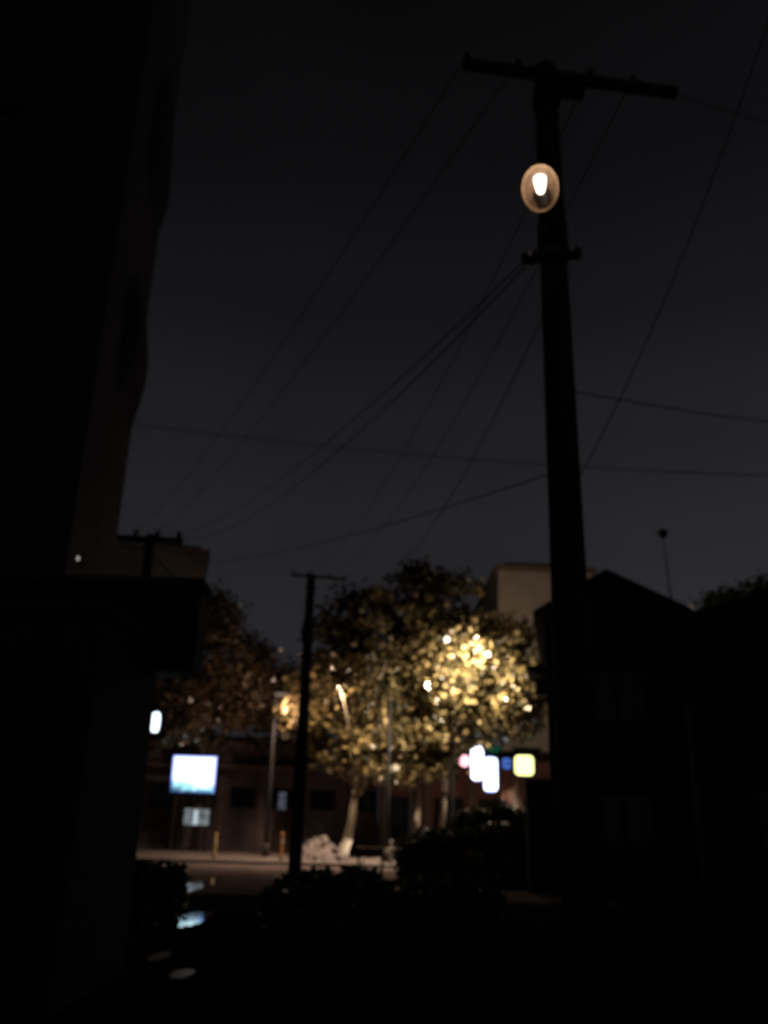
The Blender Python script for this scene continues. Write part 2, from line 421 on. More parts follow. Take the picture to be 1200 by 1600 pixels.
# --- mast on the low house roof
mb_, mt_ = P(1052, 962, YG + 2.5), P(1036, 836, YG + 2.5)
ma = thing('roof_mast', 'thin mast with a small round dark head above the gable house eave', 'mast', (mb_.x, mb_.y, mb_.z - .8))
tp = Vector((mt_.x - mb_.x, 0, mt_.z - mb_.z + .8))
MB().tube([(0, 0, 0), (0, 0, .85), (tp.x * .5, 0, tp.z * .55), tp], [.05, .045, .022, .018], 8).build('mast', STEEL, ma)
MB().lathe([(.02, -.16), (.11, -.12), (.165, 0), (.13, .11), (.03, .16)], tp + Vector((0, 0, .05)), n=14, cap0=True, cap1=True).build('head', BLACKP, ma, True)
MB().tube([tp + Vector((-.02, 0, .02)), tp + Vector((-.25, 0, .06))], .02, 6).build('side_arm', STEEL, ma)

# --- apartment blocks behind the trees
def block(name, label, x0, x1, Y, depth, ztop, wallm, parapet, floors, wx, rz=0):
    lx = x1 - (x1 - x0) * math.cos(rz); ly = Y - (x1 - x0) * math.sin(rz)
    b = thing(name, label, 'building', (lx, ly, 0), rz)
    MB().bb(0, x1 - x0, 0, depth, 0, ztop - .5).build('wall', wallm, b)
    MB().bb(-.18, x1 - x0 + .18, -.18, depth + .18, ztop - .497, ztop - .2).build('parapet', parapet, b)
    MB().bb(.4, x1 - x0 - .4, .4, depth - .4, ztop - .197, ztop + .1).build('roof', TILE, b)
    for fl in range(floors):
        for x in wx: window(b, x, x + 1.5, fl * 3.0 + 1.0, fl * 3.0 + 2.4, 0)
    return b
bx0, bz = xz(778, 886, 47)
block('apartment_block', 'beige lamplit end wall of an apartment block behind the bright tree', bx0, P(926, 900, 47).x, 47, 11, bz + .3, BEIGE, mat('brown_parapet', (.22, .15, .11), .9), 3, (.6, 3.0))
cx1, czz = xz(324, 862, 50)
block('apartment_block', 'dim brown apartment block behind the left crossarm', cx1 - 15, cx1, 50, 10, czz + .3, BROWNW, mat('tan_parapet', (.28, .22, .16), .9), 5, (1, 4.5, 8, 11.5), math.radians(13))

# --- shop rows along the far pavement
YW = 43.0
def shoprow(name, label, px0, px1, pyTop, Y, wallm, bays):
    x0 = P(px0, 1280, Y).x; x1 = P(px1, 1280, Y).x
    zt = P((px0 + px1) / 2, pyTop, Y).z
    b = thing(name, label, 'shop', (x0, Y, 0)); L = x1 - x0
    MB().bb(0, L, 0, 7, 0, zt).build('wall', wallm, b)
    MB().bb(-.1, L + .1, -.25, 7.1, zt + .003, zt + .22).build('roof', TILE, b)
    return b, L, zt
sl_, L, zt = shoprow('shop_row', 'grey single storey shop row with fascia and long windows behind the billboard', 150, 590, 1158, YW, GREYW, 6)
MB().bb(.05, L - .05, -.22, 0, zt - 1.05, zt - .15).build('fascia', FASCIA, sl_)
MB().bb(0, L, -1.2, 0, zt - 1.3, zt - 1.15).build('canopy', FASCIA, sl_, bevel=.02)
nb = 7
for k in range(nb):
    x0 = k * L / nb
    MB().bb(x0 + .02, x0 + .34, -.14, 0, 0.12, zt - 1.3).build('pilaster', FASCIA, sl_)
    window(sl_, x0 + .55, x0 + L / nb - .15, 2.05, 2.85, 0, BLACKP)
    if k in (1, 4): MB().bb(x0 + .7, x0 + 1.6, -.05, 0, .13, 1.9).build('door', WOOD, sl_)
sr_, L, zt = shoprow('shop_row', 'red brown shop front carrying the neon signs behind the hedge', 592, 870, 1180, YW - 1.6, REDW, 4)
MB().bb(.05, L - .05, -.2, 0, zt - .9, zt - .15).build('fascia', REDW, sr_)
for k in range(4):
    x0 = k * L / 4
    MB().bb(x0 + .02, x0 + .3, -.14, 0, .12, zt - .95).build('pilaster', FASCIA, sr_)
    window(sr_, x0 + .5, x0 + L / 4 - .2, .9, 2.6, 0, BLACKP)
# arched doorway trim
ax_, az_ = xz(620, 1250, YW - .75)
ar = MB(); pts = []
for k in range(13):
    t = math.pi * k / 12; pts.append((ax_ - (P(592, 1280, YW - 1.6).x) - .6 * math.cos(t), -.2, 2.55 + .75 * math.sin(t)))
ar.tube([(pts[0][0], -.2, .13)] + pts + [(pts[-1][0], -.2, .13)], .07, 8).build('arch_trim', CONC, sr_)

# ================================================================== trees
LEAF_A = leafmat('plane_leaves', (.022, .02, .008), (.46, .34, .15), .45, .3)
LEAF_B = leafmat('dull_leaves', (.08, .06, .03), (.27, .19, .10), .35)
LEAF_H = leafmat('hedge_leaves', (.035, .05, .02), (.07, .085, .03), .2)
LEAF_Y = leafmat('yellow_leaves', (.22, .20, .03), (.34, .30, .05), .3)
def crown_pts(ells, nclump, per, cr_=.75):
    """ells: (px, py, rpx, rpy, Y, ry) lobes read off the picture; leaf clumps spread through each lobe"""
    allp = []; cl = []
    vol = np.array([e[2] * e[3] for e in ells], float); vol /= vol.sum()
    for e, v in zip(ells, vol):
        c = np.array(P(e[0], e[1], e[4])); k = e[4] / FPX
        n = max(3, int(nclump * v))
        d = rng.normal(size=(n, 3)); d /= np.linalg.norm(d, axis=1)[:, None]
        r = rng.uniform(.25, 1.0, n) ** .6
        q = c + d * r[:, None] * np.array([e[2] * k, e[5], e[3] * k])
        cl.append(q)
    cl = np.concatenate(cl)
    for q in cl:
        n = int(per * rng.uniform(.5, 1.4)); s = cr_ * rng.uniform(.6, 1.25)
        allp.append(q + rng.normal(size=(n, 3)) * np.array([s * .5, s * .5, s * .34]))
    return np.concatenate(allp), cl
def tree(label, base, fork, tipsrad, ells, nclump, per, lsize, lm, lime=True, group='street trees on the far pavement', lit_sleeve=False):
    t = thing('street_tree', label, 'tree', (base.x, base.y, base.z), 0, group)
    co, cl = crown_pts(ells, nclump, per)
    b = np.array(base)
    fk = fork - base
    m = MB(); r0, r1 = tipsrad
    mid = fk * .5 + Vector((.08, 0, 0))
    m.tube([(0, 0, -.05), (0, 0, .25), mid, fk], [r0 * 1.35, r0, (r0 + r1) / 2, r1], 10)
    m.build('trunk', BARK, t, True)
    if lime:
        e = mid * .55
        MB().tube([(0, 0, .0), (0, 0, .25), e], [r0 * 1.38, r0 * 1.05, r0 * 1.02], 10).build('limewash_band', LIME, t, True)
    if lit_sleeve:
        MB().tube([mid.lerp(fk, .35), mid.lerp(fk, .62), mid.lerp(fk, .92)], [r1 * 1.22, r1 * 1.18, r1 * 1.1], 10).build('lit_bark_sleeve', LIME, t, True)  # added pale sleeve: light falling on the trunk put into its colour
    # limbs reach out to a scatter of clumps
    lb = MB(); idx = rng.choice(len(cl), min(16, len(cl)), replace=False)
    for i in idx:
        e = Vector(cl[i]) - base
        k = Vector((e.x * .35 + fk.x * .65, e.y * .4 + fk.y * .6, fk.z + (e.z - fk.z) * .55))
        lb.tube([fk * .97, k, e], [r1 * .55, r1 * .34, .02], 6)
    lb.build('limb', BARK, t, True)
    leaves('crown', co - b, lsize, lm, t)
    return t
def on(px, Y, z=.12):
    p = P(px, 1320, Y); return Vector((p.x, Y, z))
tree('lamplit plane tree with limewashed forked trunk beside the thin lamp post', on(537, 37.0), P(556, 1232, 37.0), (.2, .15),
     [(600, 985, 95, 80, 37.2, 3.0), (540, 1040, 70, 85, 37, 2.6), (560, 1120, 80, 80, 37, 2.6), (480, 1110, 50, 60, 37, 2.0), (645, 925, 55, 35, 37.4, 2), (590, 1175, 50, 45, 36.8, 1.8), (530, 1064, 40, 26, 35.6, .8), (536, 1061, 26, 13, 32.3, .3)], 190, 95, .25, LEAF_A)
tree('plane tree behind the hedge, its crown blazing around the street lamp', on(646, 38.4), P(652, 1210, 38.4), (.17, .13),
     [(690, 985, 75, 70, 38.6, 2.6), (760, 1040, 75, 75, 38.4, 2.4), (690, 1090, 80, 85, 38.2, 2.6), (655, 1160, 60, 55, 38, 2), (790, 995, 42, 32, 38, 1.5), (700, 920, 50, 28, 38.6, 2), (762, 990, 52, 24, 35.6, .7), (800, 1060, 32, 60, 36.9, 1.2), (700, 1040, 60, 50, 36.8, 1.2), (750, 988, 34, 15, 33.3, .3)], 205, 92, .25, LEAF_A)
tree('leaning plane tree with bare lit limb left of the neon signs', on(684, 39.6), P(697, 1188, 39.6), (.16, .11),
     [(790, 1090, 55, 70, 39.6, 2), (735, 1105, 55, 40, 39.4, 2), (800, 1120, 38, 30, 39.2, 1.6), (690, 1130, 40, 50, 39.6, 1.6)], 80, 92, .25, LEAF_A, lit_sleeve=True)
tree('dim brownish tree left of the middle pole, above the billboard', on(303, 40.8), P(318, 1180, 40.6), (.2, .15),
     [(320, 1030, 75, 90, 40.5, 2.6), (385, 1060, 65, 65, 40.5, 2.4), (310, 1120, 70, 55, 40.5, 2.4), (410, 1125, 60, 50, 40.3, 2.2), (345, 960, 35, 35, 40.5, 1.5), (440, 1085, 26, 22, 39.0, .7), (275, 1110, 40, 50, 39.5, 1.5)], 165, 105, .21, LEAF_B, False)
# far trees behind the low house, right edge
def fartree(label, px, py, rpx, rpy, Y):
    b = on(px, Y, 0)
    tree(label, b, P(px, py + rpy, Y), (.2, .14), [(px, py, rpx, rpy, Y, 2.2), (px + rpx * .4, py + 12, rpx * .7, rpy * .8, Y, 2)], 45, 80, .22, LEAF_H, False, 'trees behind the low house')
fartree('small dim tree peeking over the low house roof, near the mast', 1130, 962, 44, 32, 34)
fartree('dark tree cut by the right edge, above the low house', 1205, 942, 38, 34, 32)

# ================================================================== hedges and shrubs
def hedge(label, name, boxes, n, lsize, lm, cat='hedge', core=True):
    x0 = min(b[0] for b in boxes); y0 = min(b[2] for b in boxes)
    t = thing(name, label, cat, (x0, y0, 0))
    pts = []
    vol = [(b[1] - b[0]) * (b[3] - b[2]) for b in boxes]; tv = sum(vol)
    st = MB()
    for b, v in zip(boxes, vol):
        k = int(n * 1.7 * v / tv)
        u = rng.uniform(-1, 1, (k, 3)); u[:, 2] = np.abs(u[:, 2]) ** .6
        nn = np.power(np.sum(np.abs(u) ** 4, 1), .25); sc = rng.uniform(.5, 1.03, k) / np.maximum(nn, .05)
        u = u * sc[:, None]; u[:, 2] = np.abs(u[:, 2])
        c = np.array([(b[0] + b[1]) / 2, (b[2] + b[3]) / 2, 0]); h = np.array([(b[1] - b[0]) / 2, (b[3] - b[2]) / 2, b[4]])
        q = c + u * h; q[:, 2] += .1 * np.sin(q[:, 0] * 3.1 + q[:, 1] * 2.3) * (q[:, 2] / b[4])
        pts.append(q - np.array([x0, y0, 0]))
        for i in range(max(4, int((b[1] - b[0]) * 3))):
            sx_ = random.uniform(b[0] + .15, b[1] - .15) - x0; sy_ = random.uniform(b[2] + .2, b[3] - .2) - y0
            for j in range(3):
                st.tube([(sx_, sy_, 0), (sx_ + random.uniform(-.2, .2), sy_ + random.uniform(-.2, .2), b[4] * .85)], [.018, .008], 5)
    st.build('stem', BARK, t)['kind'] = 'stuff'
    leaves('foliage', np.concatenate(pts), lsize, lm, t, .2)
    return t
a = P(412, 1360, 15).x; b_ = P(700, 1360, 15).x
hedge('low dark shrub bed in the middle foreground, left of the near pole', 'shrub_bed', [(a, a + 1.6, 14.2, 16.4, .66), (a + 1.2, b_ - 1, 13.8, 16.8, .78), (b_ - 1.3, b_ + .9, 14.4, 16.4, .62)], 9000, .13, LEAF_H, 'shrubs')
a = P(620, 1300, 25.5).x; b_ = P(700, 1300, 25.5).x; c_ = P(835, 1300, 25.5).x
hedge('clipped dark hedge with rounded end in front of the neon signs', 'hedge', [(a, b_ + .3, 25, 26.4, 1.27), (b_, c_, 25.2, 26.6, 1.5)], 9000, .13, LEAF_H)
a = P(700, 1280, 28).x; c_ = P(835, 1280, 28).x
hedge('taller dark shrubbery rising behind the clipped hedge', 'shrubbery', [(a, c_, 27.6, 29, 2.05)], 4500, .14, LEAF_H, 'shrubs')
a = P(196, 1370, 14.6).x; b_ = P(288, 1370, 14.6).x
hedge('dark bush at the foot of the corner shop, beside the puddles', 'bush', [(a, b_, 14, 15.2, .92)], 2600, .11, LEAF_H, 'bush')
# a few yellowed twigs catching light in front of the hedge
for (px, py, k) in ((735, 1337, 7), (726, 1346, 4), (755, 1345, 4), (798, 1345, 6), (812, 1350, 4)):
    q = P(px, py, 24.7)
    t = thing('yellow_plant', {735: 'largest yellowed sprig before the hedge, second from left', 726: 'small yellowed sprig before the hedge, leftmost of five', 755: 'dull yellowed sprig before the hedge, middle of five',
               798: 'bright yellow green sprig before the hedge, second from right', 812: 'small yellowed sprig before the hedge, rightmost of five'}[px], 'plant', (q.x, q.y, 0), 0, 'yellowed sprigs before the hedge')
    MB().tube([(0, 0, 0), (.02, 0, q.z * .6), (0, 0, q.z)], [.012, .009, .005], 5).build('stem', BARK, t)
    c = rng.normal(size=(k * 4, 3)) * np.array([.06, .05, .06]) + np.array([0, 0, q.z])
    leaves('foliage', c, .13, LEAF_Y, t, .2)

# ================================================================== utility poles
def insulator(m, x, y, z, s=1.0):
    m.lathe([(.015, 0), (.015, .05), (.05, .06), (.055, .085), (.03, .1), (.045, .11), (.048, .135), (.025, .15), (.03, .17), (.001, .185)], (x, y, z), n=10, sx=s, sy=s) if s == 1 else m.lathe([(r_ * s, h_ * s) for r_, h_ in ((.015, 0), (.05, .02), (.055, .06), (.04, .09), (.045, .12), (.001, .15))], (x, y, z), n=10)
    return m
def upole(label, base, h, r0, r1, arm_a, arm_b, ins, armw, group='utility poles', isc=.62):
    """arm_a/arm_b: world end points of the crossarm; ins: fractions along it"""
    t = thing('utility_pole', label, 'pole', tuple(base), 0, group)
    MB().tube([(0, 0, -.1), (0, 0, h * .5), (0, 0, h)], [r0, (r0 + r1) / 2, r1], 20).build('pole', POLE_DARK, t, True)
    a = arm_a - base; b = arm_b - base; d = b - a; L = d.length
    mid = (a + b) / 2
    M = Vector((1, 0, 0)).rotation_difference(d.normalized()).to_matrix()
    MB().box(mid, (L, armw * .8, armw), M=M).build('crossarm', STEEL, t, bevel=.004)
    tops = []
    for f in ins:
        q = a + d * f
        insulator(MB(), q.x, q.y, q.z + armw / 2, isc).build('insulator', PORC, t, True)
        tops.append(base + q + Vector((0, 0, armw / 2 + .075)))
    MB().tube([(0, 0, h - .42), (0, 0, h - .34)], [r1 * 1.25] * 2, 16).build('clamp_band', STEEL, t, True)
    return t, tops
YP = 6.0
nb_ = P(886, 900, YP); ntop = P(853, 108, YP)
NX = (nb_.x + ntop.x) / 2
nbase = Vector((NX, YP, 0)); nh = ntop.z
aL, aR = P(724, 100, YP - .2), P(1058, 146, YP - .2)
npole, ntops = upole('thick near utility pole carrying the lit round lamp', nbase, nh, .150, .097, aL, aR, (.02, .26, .60, .80), .088)
MB().box((aL - nbase) * .5 + (aR - nbase) * .5 + Vector((0, .11, -.01)), (.3, .14, .12)).build('arm_bracket', STEEL, npole, bevel=.01)
lbL, lbR = P(816, 404, YP - .16), P(907, 396, YP - .16)
q = ((lbL + lbR) / 2) - nbase; dd = lbR - lbL
MB().box(q, (dd.length, .07, .075), M=Vector((1, 0, 0)).rotation_difference(dd.normalized()).to_matrix()).build('lower_bracket', STEEL, npole, bevel=.004)
for e_, nm in ((lbL, 0), (lbR, 1)):
    e = e_ - nbase + Vector((.05 if nm == 0 else -.05, -.02, -.02))
    MB().lathe([(.02, -.045), (.04, -.04), (.045, 0), (.04, .04), (.02, .045)], e, n=10, cap0=True, cap1=True).build('spool_insulator', PORC, npole, True)

YM = 22.0
mtop = P(487, 898, YM); mbase = Vector(((mtop.x + P(462, 1320, YM).x) / 2, YM, 0))
mpole, mtops = upole('thin middle pole with crossarm standing left of the bright tree', mbase, mtop.z, .17, .11, P(455, 898, YM - .12), P(541, 906, YM - .12), (.04, .3, .7, .96), .07)
MB().box((0, -.03, .0 + mtop.z - 1.6), (.32, .3, .4)).build('junction_box', STEEL, mpole, bevel=.02)
YL = 20.0
ltop = P(236, 836, YL); lbase = Vector((ltop.x, YL, 0))
lpole, ltops = upole('left pole mostly hidden by the dark shop, only its crossarm showing', lbase, ltop.z, .16, .11, P(166, 840, YL - .12), P(286, 846, YL - .12), (.06, .38, .66, .94), .15, isc=1.25)

# ================================================================== lit lamp on the near pole
YLp = YP - .24
lc = P(844, 294, YLp)
lp = thing('pole_lamp', 'lit round lamp with glowing bulb clamped to the near pole', 'lamp', tuple(lc))
view = (CAM - lc).normalized()
axis = (view + Vector((-.04, 0, -.05))).normalized()      # the bowl's mouth looks down to the street
Rr = .155
prof_out = [(.03, -.20), (.075, -.185), (.118, -.14), (.145, -.07), (.152, -.01), (.158, .0)]
prof_in = [(.150, .0), (.143, -.012)]
for k in range(1, 9):                                # pressed rings in the bowl
    r_ = .143 * (1 - k / 9); d_ = -.012 - .174 * (1 - (r_ / .143) ** 2)
    prof_in += [(r_ + .009, d_ + .004), (r_, d_ - .004)]
prof_in += [(.001, -.188)]
REFL = mat('worn_reflector', (.34, .22, .15), .33, .55, 22, .6, .9, .5)
# ovoid: taller than wide, so the lathe is stretched across the picture's vertical
q_ = Vector((0, 0, 1)).rotation_difference(axis)
upl = (Vector((0, 0, 1)) - axis * axis.z).normalized(); rtl = upl.cross(axis).normalized()
def oval(prof, n=36, kx=.97, ky=1.2, cap=None):
    m = MB(); vs = []; fs = []
    for r, h in prof:
        for k in range(n):
            t = 2 * math.pi * k / n
            vs.append(rtl * (r * kx * math.cos(t)) + upl * (r * ky * math.sin(t)) + axis * h)
    for i in range(len(prof) - 1):
        for k in range(n): fs.append((i * n + k, i * n + (k + 1) % n, (i + 1) * n + (k + 1) % n, (i + 1) * n + k))
    return m.add(vs, fs)
oval(prof_out + [(.150, .0)]).build('lamp_housing', mat('rusty_housing', (.12, .07, .05), .6, .4, 12, .2, .5), lp, True)
oval(prof_in).build('reflector', REFL, lp, True)
oval([(.149, .004), (.160, .006), (.163, .018), (.158, .028), (.149, .024), (.140, -.002), (.149, .004)]).build('rim', mat('brass_rim', (.85, .56, .32), .35, .2, 12, .05, .9), lp, True)
oval([(.150, .006), (.12, .034), (.07, .05), (.001, .056)]).build('glass_cover', clearglass(), lp, True)
bm_ = MB(); vs = []; bprof = [(.016, -.070), (.030, -.05), (.041, -.01), (.050, .035), (.046, .066), (.024, .08), (.001, .083)]
bc = upl * .022 - axis * .075
for r, h in bprof:
    for k in range(16):
        t = 2 * math.pi * k / 16
        vs.append(bc + rtl * (r * math.cos(t)) + axis * (r * .9 * math.sin(t)) + upl * h)
fs = [(i * 16 + k, i * 16 + (k + 1) % 16, (i + 1) * 16 + (k + 1) % 16, (i + 1) * 16 + k) for i in range(len(bprof) - 1) for k in range(16)]
bm_.add(vs, fs).build('bulb', glow('warm_bulb', (1, .86, .70), 4.2), lp, True)
MB().tube([bc - upl * .07, bc - upl * .2 - axis * .0], [.018, .022], 10).build('bulb_socket', BLACKP, lp, True)
pz = lc.z
m = MB(); m.tube([-axis * .16 - upl * .05, Vector((NX - lc.x, YP - .1 - YLp, -.28))], [.075, .06], 10); m.build('mount_arm', STEEL, lp, True)
m = MB(); m.tube([Vector((NX - lc.x, YP - YLp, -.40)), Vector((NX - lc.x, YP - YLp, -.18))], [.125, .124], 18); m.build('mount_clamp', STEEL, lp, True)

# ================================================================== cables
def cable(label, a, b, sag, r=.011, n=28):
    r = r * .52
    a = Vector(a); b = Vector(b)
    pts = [a.lerp(b, i / n) - Vector((0, 0, 4 * sag * (i / n) * (1 - i / n))) - a for i in range(n + 1)]
    o = MB().tube(pts, r, 6).build('cable', RUBBER, None, True, loc=a)
    return tag(o, label, 'cable', 'overhead cables')
cable('cable from the near crossarm left tip down to the left crossarm', ntops[0], ltops[1], .45)
cable('cable from the near crossarm second insulator to the left crossarm', ntops[1], ltops[2], .4)
cable('upper of two cables from beside the lit lamp to the left crossarm tip', Vector((NX - .11, YP - .08, P(826, 366, 5.8).z)), ltops[3], .45, .013)
cable('lower of two cables, from the low bracket to the left crossarm tip', lbL + Vector((.08, -.07, -.04)), ltops[3] + Vector((.12, 0, -.1)), .62, .013)
cable('cable from the near crossarm third insulator to the middle pole', ntops[2], mtops[1], .9)
cable('cable from the near crossarm right insulator to the middle pole', ntops[3], mtops[2], .9)
cable('cable from the low bracket right end to the middle pole', lbR + Vector((-.04, -.05, .06)), mtops[3], 1.3)
cable('level cable crossing the whole street behind the near pole', P(-100, 618, 15), P(1400, 748, 15), .36, .016)
cable('short cable from the near pole to the right edge, above the level one', Vector((NX + .12, YP + .05, P(884, 606, YP).z)), P(1340, 670, 10), .06, .010)
kn = P(868, 742, YP); kn = Vector((NX, YP, kn.z))
cable('steep cable dropping from overhead right onto the near pole', P(1225, -40, 3.8), kn + Vector((.125, .0, 0)), .2, .008)
cable('slack low cable from the near pole towards the brown block at left', kn + Vector((-.125, 0, 0)), Vector((lbase.x + .14, YL, P(245, 876, YL).z)), .3, .009)
cable('cable leaving the near crossarm right tip towards the right edge', ntops[3] + Vector((.0, 0, -.02)), P(1330, 212, 9), .12, .010)
cable('heavy cable slanting down in front of the dim left tree', Vector((lbase.x + .12, YL, P(252, 868, YL).z)), mbase + Vector((-.12, -.05, P(470, 1085, YM).z)), .1, .035)

# ================================================================== street lamps
def street_lamp(label, base, head, arm_from, power, col, lens, cone=148, aim=(0, .25), back=None, spill=300):
    t = thing('street_lamp', label, 'street lamp', tuple(base), 0, 'street lamps on the far pavement')
    h = head - base; kx = arm_from.x - base.x; kz = arm_from.z - base.z
    MB().tube([(0, 0, -.05), (0, 0, kz * .5), (0, 0, kz)], [.09, .075, .055], 12).build('pole', BLACKP, t, True)
    MB().tube([(0, 0, 0), (0, 0, .5)], [.13, .12], 12).build('base_sleeve', STEEL, t, True)
    sg = 1 if h.x > 0 else -1
    MB().tube([(0, 0, kz), (h.x * .3, h.y * .3, h.z + .28), (h.x - sg * .25, h.y, h.z + .16)], [.045, .04, .035], 8).build('arm', BLACKP, t, True)
    m = MB()
    m.lathe([(.02, .17), (.14, .15), (.21, .09), (.24, .0)], (h.x, h.y, h.z), n=20, sx=1.35, sy=.8, cap0=True)
    m.build('lamp_head', STEEL, t, True)
    MB().lathe([(.22, -.002), (.19, -.08), (.10, -.14), (.001, -.16)], (h.x, h.y, h.z), n=18, sx=1.3, sy=.78).build('lens', glow('lamp_lens_%d' % power, col, lens), t, True)
    def light(pos, kind, pw):
        ld = bpy.data.lights.new('street_lamp_light', kind); ld.energy = pw; ld.color = col; ld.shadow_soft_size = .14
        lo = bpy.data.objects.new('street_lamp_light', ld); C.objects.link(lo); lo.parent = t; lo.location = pos
        if kind == 'SPOT':                          # cut-off optics: the hood keeps the light below the horizontal
            ld.spot_size = math.radians(cone); ld.spot_blend = .75
            lo.rotation_euler = (aim[1], -aim[0], 0)
    light((h.x, h.y, h.z - .32), 'SPOT', power)
    light((h.x, h.y - .05, h.z - .26), 'POINT', spill)
    if back:                                        # smaller globe on the pavement side, added to light the beige block
        q, pw = back; b = q - base
        MB().tube([(0, 0, kz - .3), (b.x * .4, b.y * .4, b.z + .34), (b.x, b.y, b.z + .26)], [.04, .035, .03], 8).build('added_rear_arm', STEEL, t, True)
        MB().lathe([(.03, .26), (.10, .22), (.13, .14)], b, n=16, cap0=True).build('added_rear_cap', STEEL, t, True)
        MB().lathe([(.12, .137), (.155, .05), (.13, -.06), (.06, -.12), (.001, -.13)], b, n=16).build('added_rear_globe', glow('added_rear_globe', col, 9), t, True)
        light((b.x, b.y, b.z - .32), 'POINT', pw)
    return t
WARM = (1.0, .83, .60)
street_lamp('bright street lamp glaring inside the big tree crown', on(707, 37.4), P(742, 992, 34.0), P(712, 985, 37.4), 6400, WARM, 14, 140, (0, .72), back=(P(792, 984, 40.2), 260), spill=330)
street_lamp('thin street lamp post right of the limewashed trunk, lamp behind leaves', on(604, 34.6), P(533, 1062, 33.0), P(600, 1085, 34.6), 1250, (1.0, .74, .47), .7, 136, (0, .22), spill=150)
street_lamp('weaker street lamp with slim post between the billboard and middle pole', on(416, 36.4), P(440, 1083, 35.2), P(420, 1090, 36.4), 480, (1.0, .68, .5), .2, 142, (0, .1), spill=330)

# ================================================================== signs and lit things
def lightbox(name, label, cat, px0, py0, px1, py1, Y, emis, depth=.25, legs=None, group=None, frame=BLACKP, fr=.06, rnd=0, wallY=None):
    a = P(px0, py1, Y); b = P(px1, py0, Y)
    W_, H_ = b.x - a.x, b.z - a.z
    t = thing(name, label, cat, (a.x, Y, a.z), 0, group)
    if rnd:
        pts = []
        for cx_, cz_, a0 in ((W_ - rnd, H_ - rnd, 0), (rnd, H_ - rnd, 1), (rnd, rnd, 2), (W_ - rnd, rnd, 3)):
            pts += [(cx_ + rnd * math.cos((a0 + k / 6) * math.pi / 2), cz_ + rnd * math.sin((a0 + k / 6) * math.pi / 2)) for k in range(7)]
        MB().prism(pts, .02, depth).build('casing', frame, t)
        cx_, cz_ = W_ / 2, H_ / 2; f1 = 1 - 2 * fr * .4 / W_; f2 = 1 - 2 * fr * .4 / H_
        MB().prism([(cx_ + (x - cx_) * f1, cz_ + (z - cz_) * f2) for x, z in pts], -.03, .018).build('lit_panel', emis, t)
        if wallY:
            for z in (H_ * .25, H_ * .75): MB().tube([(W_ / 2, depth, z), (W_ / 2, wallY - Y, z)], .025, 6).build('bracket', STEEL, t)
        return t, W_, H_
    MB().bb(0, W_, .02, depth, 0, H_).build('casing', frame, t, bevel=.015)
    MB().bb(fr, W_ - fr, -.004, .018, fr, H_ - fr).build('lit_panel', emis, t)
    f = MB()
    f.bb(0, fr, -.02, .018, 0, H_); f.bb(W_ - fr, W_, -.02, .018, 0, H_)
    f.bb(fr, W_ - fr, -.02, .018, 0, fr); f.bb(fr, W_ - fr, -.02, .018, H_ - fr, H_)
    f.build('frame', frame, t)
    if wallY: 
        for z in (H_ * .25, H_ * .75): MB().tube([(W_ / 2, depth, z), (W_ / 2, wallY - Y, z)], .025, 6).build('bracket', STEEL, t)
    if legs:
        for x in legs: MB().tube([(W_ * x, .1, -a.z), (W_ * x, .1, .02)], .07, 10).build('post', STEEL, t)
    return t, W_, H_
def edgeglow(name, col, edge, strength, mask=None):
    """back-lit sheet: full light in the field, falling off to a bluish border next to the frame"""
    m = bpy.data.materials.new(name); m.use_nodes = True; t = m.node_tree; t.nodes.clear()
    o = t.nodes.new('ShaderNodeOutputMaterial'); e = t.nodes.new('ShaderNodeEmission')
    co = t.nodes.new('ShaderNodeTexCoord'); s_ = t.nodes.new('ShaderNodeSeparateXYZ'); t.links.new(co.outputs['Generated'], s_.inputs[0])
    def math_(op, a, b):
        n = t.nodes.new('ShaderNodeMath'); n.operation = op
        for i, v in enumerate((a, b)):
            if isinstance(v, (int, float)): n.inputs[i].default_value = v
            else: t.links.new(v, n.inputs[i])
        return n.outputs[0]
    ax = math_('ABSOLUTE', math_('SUBTRACT', s_.outputs['X'], .5), 0); az_ = math_('ABSOLUTE', math_('SUBTRACT', s_.outputs['Z'], .5), 0)
    d = math_('SUBTRACT', .5, math_('MAXIMUM', ax, az_))
    r = t.nodes.new('ShaderNodeValToRGB'); c = r.color_ramp
    c.elements[0].position = .0; c.elements[0].color = (*edge, 1); c.elements[1].position = .09; c.elements[1].color = (*col, 1)  # bluish border colour stands in for the lens fringe
    t.links.new(d, r.inputs[0])
    if mask:
        mx = t.nodes.new('ShaderNodeMix'); mx.data_type = 'RGBA'; mx.blend_type = 'MULTIPLY'; mx.inputs[0].default_value = 1
        t.links.new(r.outputs[0], mx.inputs[6]); t.links.new(mask(t, co, s_), mx.inputs[7]); t.links.new(mx.outputs[2], e.inputs[0])
    else: t.links.new(r.outputs[0], e.inputs[0])
    e.inputs[1].default_value = strength; t.links.new(e.outputs[0], o.inputs[0]); return m
